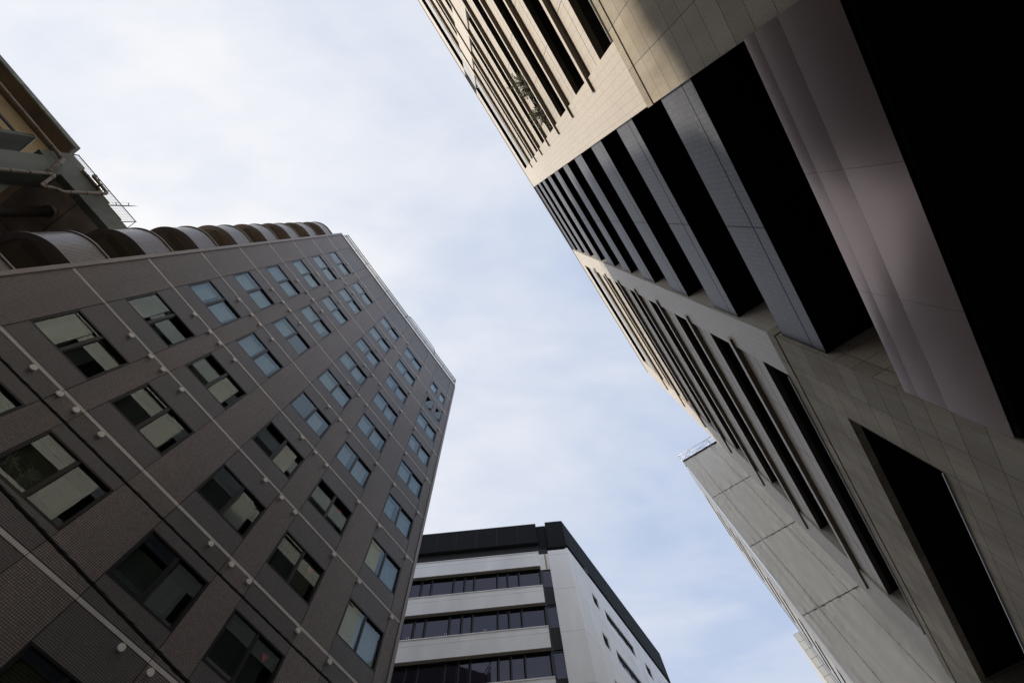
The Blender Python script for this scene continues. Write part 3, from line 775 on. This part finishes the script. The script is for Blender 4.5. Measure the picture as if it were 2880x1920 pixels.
def sheet(axis, u0, u1, z0, z1):
    m = MB(); nu = max(8, int((u1 - u0) / .07)); nz = 64; G = []
    ph = rnd.uniform(0, 50)
    for j in range(nz + 1):
        row = []
        for i in range(nu + 1):
            fu, fz = i / nu, j / nz; u = u0 + (u1 - u0) * fu; z = z0 + (z1 - z0) * fz
            ez = min(fz, 1 - fz) * (z1 - z0); eu = min(fu, 1 - fu) * (u1 - u0)
            fall = math.exp(-ez / .45) * .8 + math.exp(-eu / .35) * .6
            wv = mn.noise(Vector((u * 5.5 + ph, z * .55, 1))) * .055 * (.0 + fall * .8) + mn.noise(Vector((u * 1.4 + ph, z * .35, 7))) * .008
            wv += mn.noise(Vector((u * 2.2 + ph, (z - u * .7) * 3.0, 3))) * .022 * math.exp(-eu / .3)
            edge = min(1, ez / .05, ) * min(1, eu / .22)
            wv *= edge
            zz = z + mn.noise(Vector((u * 3 + ph, z, 9))) * .0
            row.append((u, SY - .05 + wv * .9, zz + CZ) if axis == 'x' else (SX - .05 + wv * .5, u, zz + CZ))
        G.append(row)
    b0 = 0
    for row in G: m.v += row
    for j in range(nz):
        for i in range(nu):
            a = j * (nu + 1) + i; m.f.append((a, a + 1, a + nu + 2, a + nu + 1)); m.m.append(0); m.sm.append(True)
    return m.build('sheet', m_sheet, scaf)
for r in range(6):
    for c in range(4): sheet('x', cols[c] + .001, cols[c + 1] - .001, rows[r + 1] + .006, rows[r] - .006)
# street side: sheets, shade of the gaps added as black strips
ys = [25.0, 27.5, 32.4, 34.4]
zs = [33.1, 31.1, 29.4, 28.0, 26.1, 24.4, 22.8, 21.1, 19.8, 18.0, 16.3, 14.5]
m = MB(); m.box(SX + .012, SX + .05, 27.45, 32.4, 0, 33.5 + CZ); m.build('gap_shade_backing', m_black, scaf)  # black backing added so the gaps look deep in shade
for r in range(6): sheet('y', 24.94, 27.62, rows[r + 1] + .006, rows[r] - .006)
m = MB()
for i, z in enumerate(zs):
    z1 = (zs[i - 1] if i else 34.4) - (.22 if i else 0)
    m.box(SX - .03, SX + .0, 27.6, 32.3, z + CZ, z1 + CZ)
m.box(SX - .03, SX + .0, 27.6, 32.3, 0, zs[-1] - .22 + CZ)
m.box(SX - .028, SX + .0, 32.305, 34.4, 0, 34.0 + CZ)
m.build('side_sheet', m_greyp, scaf)
m = MB()
for i, z in enumerate(zs): m.box(SX - .06, SX - .03, 27.62 + .25 * (i % 3), 32.28 - .2 * (i % 2), z - .30 + CZ, z - .0 + CZ)
m.build('gap_shade_strip', m_black, scaf)  # black strips on the sheets stand in for shade inside the gaps
def pole(pts, r=.03, mt=m_railw, nm='pole'):
    q = MB(); q.tube(pts, r, 6); return q.build(nm, mt, scaf)
for x in cols[1:4]:
    pole([(x, SY - .03, 34.3 + CZ), (x, SY - .03, 35.45 + CZ)]); pole([(x, SY - .052, 0), (x, SY - .052, 34.3 + CZ)], .007, m_duct, 'lacing')
pole([(SX, SY - .02, 34.3 + CZ), (SX, SY - .02, 35.4 + CZ)]); pole([(4.83, SY + .05, 30 + CZ), (4.83, SY + .05, 35.5 + CZ)])
for z in rows[:6]:
    pole([(SX, SY - .06, z + CZ), (8.2, SY - .06, z + CZ)], .011, m_rail, 'tie_pipe')
    q = MB()
    for k in range(14): q.box(SX + .2 + k * .44, SX + .235 + k * .44, SY - .1, SY - .05, z + CZ - .025, z + CZ + .025)
    q.build('clamp', m_rail, scaf)
q = MB()
for x in (3.0, 4.67):
    for k in range(60): q.box(x - .014, x + .014, SY - .07, SY - .045, 3.4 + k * .52 + CZ, 3.42 + k * .52 + CZ)
q.build('clamp', m_rail, scaf)
pole([(SX, SY - .02, 35.45 + CZ), (8.2, SY - .02, 35.45 + CZ)], .024, m_railw, 'guard_rail'); 
pole([(SX, SY - .02, 34.95 + CZ), (8.2, SY - .02, 34.95 + CZ)], .012, m_railw, 'guard_rail')
for a, c in ((2.1, 3.0), (3.0, 4.67), (4.83, 6.4)):
    pole([(a, SY, 34.45 + CZ), (c, SY, 35.42 + CZ)], .014, m_railw, 'brace'); pole([(c, SY, 34.45 + CZ), (a, SY, 35.42 + CZ)], .014, m_railw, 'brace')
MB().box(SX, 8.2, SY - .02, SY + .5, 34.36 + CZ, 34.42 + CZ).build('platform', m_black, scaf)
MB().box(SX, 8.2, SY - .05, SY - .02, 34.42 + CZ, 34.58 + CZ).build('toe_board', m_black, scaf)
# far panelled block
far = thing('panelled_building', (9, 68, 0), 'distant pale block of square grey panels behind the sheeted scaffold', 'building')
MB().box(2.78, 18, 60, 76, 0, 45.61).build('wall', m_panel, far)
MB().box(3.05, 3.5, 59.985, 59.999, 38.2, 38.9).build('window', m_frame, far)

# ------------------------------------------------------------------ old green building, upper left
K = 12.19
old = thing('balcony_building', (-20, -30, 0), 'old green painted building with deep eaves, brown soffit and drainpipes', 'building')
zc = lambda z: z + CZ
MB().box(-30, -14.2, -60, -11.6, 0, zc(20.44)).build('wall', m_green, old)
MB().box(-30, -20, -11.5, -7.3, 0, zc(18.57)).build('wall', m_green, old)
MB().box(-13.4, -13.1, -60, -11.37, zc(17.0), zc(20.44)).build('wall', m_yell, old)
MB().box(-13.4, -13.1, -60, -11.37, 0, zc(16.89)).build('wall', m_brown, old)
m = MB(); m.box(-30, -12.26, -60, -11.26, zc(20.45), zc(20.64), 0); m.build('eaves', m_dsoff, old)
m = MB(); m.box(-12.258, -12.19, -60, -11.19, zc(20.43), zc(20.66)); m.box(-16, -12.26, -11.258, -11.19, zc(20.43), zc(20.66)); m.build('fascia', m_greenl, old)
MB().box(-13.0, -12.195, -10.62, -9.82, 0, zc(19.5)).build('pilaster', m_green, old)
m = MB(); m.box(-13.3, -12.2, -11.5, -11.36, 0, zc(18.90)); m.build('balcony_screen', m_green, old)
m = MB(); m.box(-13.32, -12.18, -11.515, -11.345, zc(18.902), zc(18.94)); m.build('screen_cap', m_railw, old)
# terrace edge band, stepped along its top
m = MB(); B = -12.19
m.box(B - .3, B, -10.85, -10.22, zc(18.58), zc(19.98)); m.box(B - .3, B - .0015, -10.219, -8.64, zc(18.58), zc(19.66)); m.box(B - .3, B, -8.639, -7.25, zc(18.58), zc(19.52))
m.build('terrace_band', m_green, old)
m = MB(); m.box(B - .1, B + .02, -10.22, -8.66, zc(19.662), zc(19.70)); m.box(B - .1, B + .02, -8.62, -7.9, zc(19.522), zc(19.56)); m.build('coping', m_yell, old)
m = MB(); m.box(-26, B - .302, -10.3, -7.25, zc(18.585), zc(18.9), 0)
for y in (-8.8,): m.box(-26, B - .31, y - .014, y + .014, zc(18.582), zc(18.585), 1)
for x in (-15.2, -18.2): m.box(x - .012, x + .012, -10.2, -7.26, zc(18.5825), zc(18.585), 1)
m.build('terrace_soffit', [m_brown, m_gap], old)
def pipe(pts, r, nm='drainpipe', mt=m_pipe, x=-12.03):
    q = MB(); f = -x / K
    P3 = [(x if len(p) == 2 else p[2], p[0] * f, zc(p[1] * f)) for p in pts]
    # round the bends
    S = [Vector(P3[0])]
    for i in range(1, len(P3) - 1):
        a, b_, c = Vector(P3[i - 1]), Vector(P3[i]), Vector(P3[i + 1]); e = min(.14, (a - b_).length * .4, (c - b_).length * .4)
        p0 = b_ + (a - b_).normalized() * e; p2 = b_ + (c - b_).normalized() * e
        S += [p0, p0 * .25 + b_ * .5 + p2 * .25, p2]
    S.append(Vector(P3[-1])); q.tube(S, r, 10)
    for i in range(len(P3) - 1):
        a, b_ = Vector(P3[i]), Vector(P3[i + 1]); l = (b_ - a).length; n = int(l / .9)
        for k in range(n + 1):
            t = (k + .5) / (n + 1); p = a.lerp(b_, t); d = (b_ - a).normalized() * .03; q.tube([p - d, p + d], r * 1.18, 10)
    return q.build(nm, mt, old)
pipe([(-40, 19.5), (-13.53, 19.36), (-10.76, 19.29), (-10.48, 19.24), (-9.74, 17.85)], .075)
pipe([(-9.79, 1.5), (-9.79, 16.37), (-9.79, 18.33), (-9.24, 17.27), (-9.22, 17.75), (-9.06, 17.95), (-9.10, 20.03), (-9.88, 20.03), (-9.9, 20.2)], .062, x=-11.98)
pipe([(-10.12, 19.78), (-9.16, 19.78), (-9.14, 19.4)], .05, x=-12.1)
pipe([(-9.72, 20.03), (-9.72, 20.2)], .045, x=-11.98)
q = MB(); q.tube([(-13.45, -9.1, 0), (-13.45, -9.1, zc(18.56))], .19, 20); du = q.build('duct', m_duct, old)
q = MB(); q.tube([(-13.45, -9.1, zc(18.44)), (-13.45, -9.1, zc(18.57))], .255, 20); q.build('collar', m_ring, du)
m = MB(); m.tube([(B, -10.83, zc(20.23)), (B, -7.82, zc(20.23)), (B - 2, -7.82, zc(20.23))], .022, 6)
for y, z in ((-10.83, 19.95), (-9.23, 19.6), (-7.82, 19.5)): m.tube([(B, y, zc(z)), (B, y, zc(20.26))], .02, 6)
n = 42
for k in range(n):
    y = -10.8 + 2.96 * k / n; m.tube([(B, y, zc(19.55)), (B, y, zc(20.22))], .0045, 3, 1)
for z in (19.7, 19.85, 20.0, 20.12): m.tube([(B, -10.83, zc(z)), (B, -7.82, zc(z))], .0035, 3, 1)
m.build('railing', [m_rail, m_railw], old)
m = MB(); m.box(-12.42, -12.36, -40, -11.52, zc(18.46), zc(18.56)); m.box(-12.42, -12.36, -40, -11.52, zc(17.6), zc(17.65)); m.build('hand_rail', m_duct, old)
MB().box(-13.08, -12.2, -40, -11.52, zc(16.9), zc(17.0)).build('balcony_floor', m_dsoff, old)
mast = thing('antenna_mast', (-12.4, -8.7, zc(18.9)), 'thin dark antenna mast with small clips rising above the wire railing', 'antenna')
q = MB(); x, y = -12.4, -8.71; q.tube([(x, y, zc(18.9)), (x, y, zc(20.9)), (x, y, zc(21.15)), (x, y, zc(21.45))], [.024, .022, .016, .004], 8); q.build('pole', m_rail, mast)
q = MB()
for z in (20.28, 20.95): q.tube([(x, y, zc(z)), (x + .05, y - .08, zc(z + .01)), (x + .05, y - .1, zc(z + .04))], .016, 6)
q.tube([(x + .05, y - .1, zc(20.1)), (x + .05, y - .1, zc(21.1))], .004, 4)
q.build('clip', m_rail, mast)
pal = thing('wooden_lattice', (-12.6, -12.1, zc(17.0)), 'weathered timber lattice leaning behind the balcony hand rail', 'lattice')
q = MB()
for k in range(9): q.box(-12.62, -12.59, -12.9 + k * .16, -12.82 + k * .16, zc(17.0), zc(18.42))
q.build('upright_slat', m_wood, pal)
q = MB()
for k in range(8): q.box(-12.588, -12.56, -12.95, -11.56, zc(17.1 + k * .17), zc(17.17 + k * .17))
q.build('cross_slat', m_wood, pal)
q = MB(); nu, nv = 20, 14
g = [[(-12.50 + .16 * math.sin(j / nv * 3.1) + .05 * mn.noise(Vector((i * .4, j * .4, 2))), -13.4 + 1.15 * i / nu, zc(18.05 + .62 * j / nv - .35 * (i / nu) * (j / nv)) + .06 * mn.noise(Vector((i * .5, j * .5, 5)))) for j in range(nv + 1)] for i in range(nu + 1)]
for i in range(nu):
    for j in range(nv): q.face([g[i][j], g[i + 1][j], g[i + 1][j + 1], g[i][j + 1]], 0, True)
tag(q.build('tarpaulin', m_tarp), 'crumpled pale tarpaulin bundled over the balcony hand rail', 'tarpaulin')

# ------------------------------------------------------------------ overhead cables
def cable(name, fz, r, label, x=-6.36, pitch=.5):
    o = thing(name, (x, 0, fz(0)), label, 'cable', 'twisted cables over the street')
    ysq = [-24 + .4 * k for k in range(175)]
    q = MB(); q.tube([(x, y, fz(y)) for y in ysq], r, 8); q.build('core_cable', m_cable, o)
    for ph in (0, 2.1):
        q = MB(); pts = []
        for k in range(int(24 / .03)):
            y = -9 + k * .03; a = y / pitch * 2 * math.pi + ph
            pts.append((x + math.cos(a) * r * 1.05, y, fz(y) + math.sin(a) * r * 1.05))
        q.tube(pts, r * (.18 if ph == 0 else .13), 5); q.build('spiral_wrap', m_cable if ph == 0 else m_duct, o)
    return o
cable('overhead_cable', lambda y: 6.10 + CZ + .0012 * (y - 2) ** 2, .018, 'upper twisted black cable crossing in front of the mosaic facade')
cable('overhead_cable', lambda y: 4.98 + CZ - .077 * (y + .7) + .0016 * (y + .7) ** 2, .023, 'lower thicker twisted black cable crossing the bottom left of the facade')
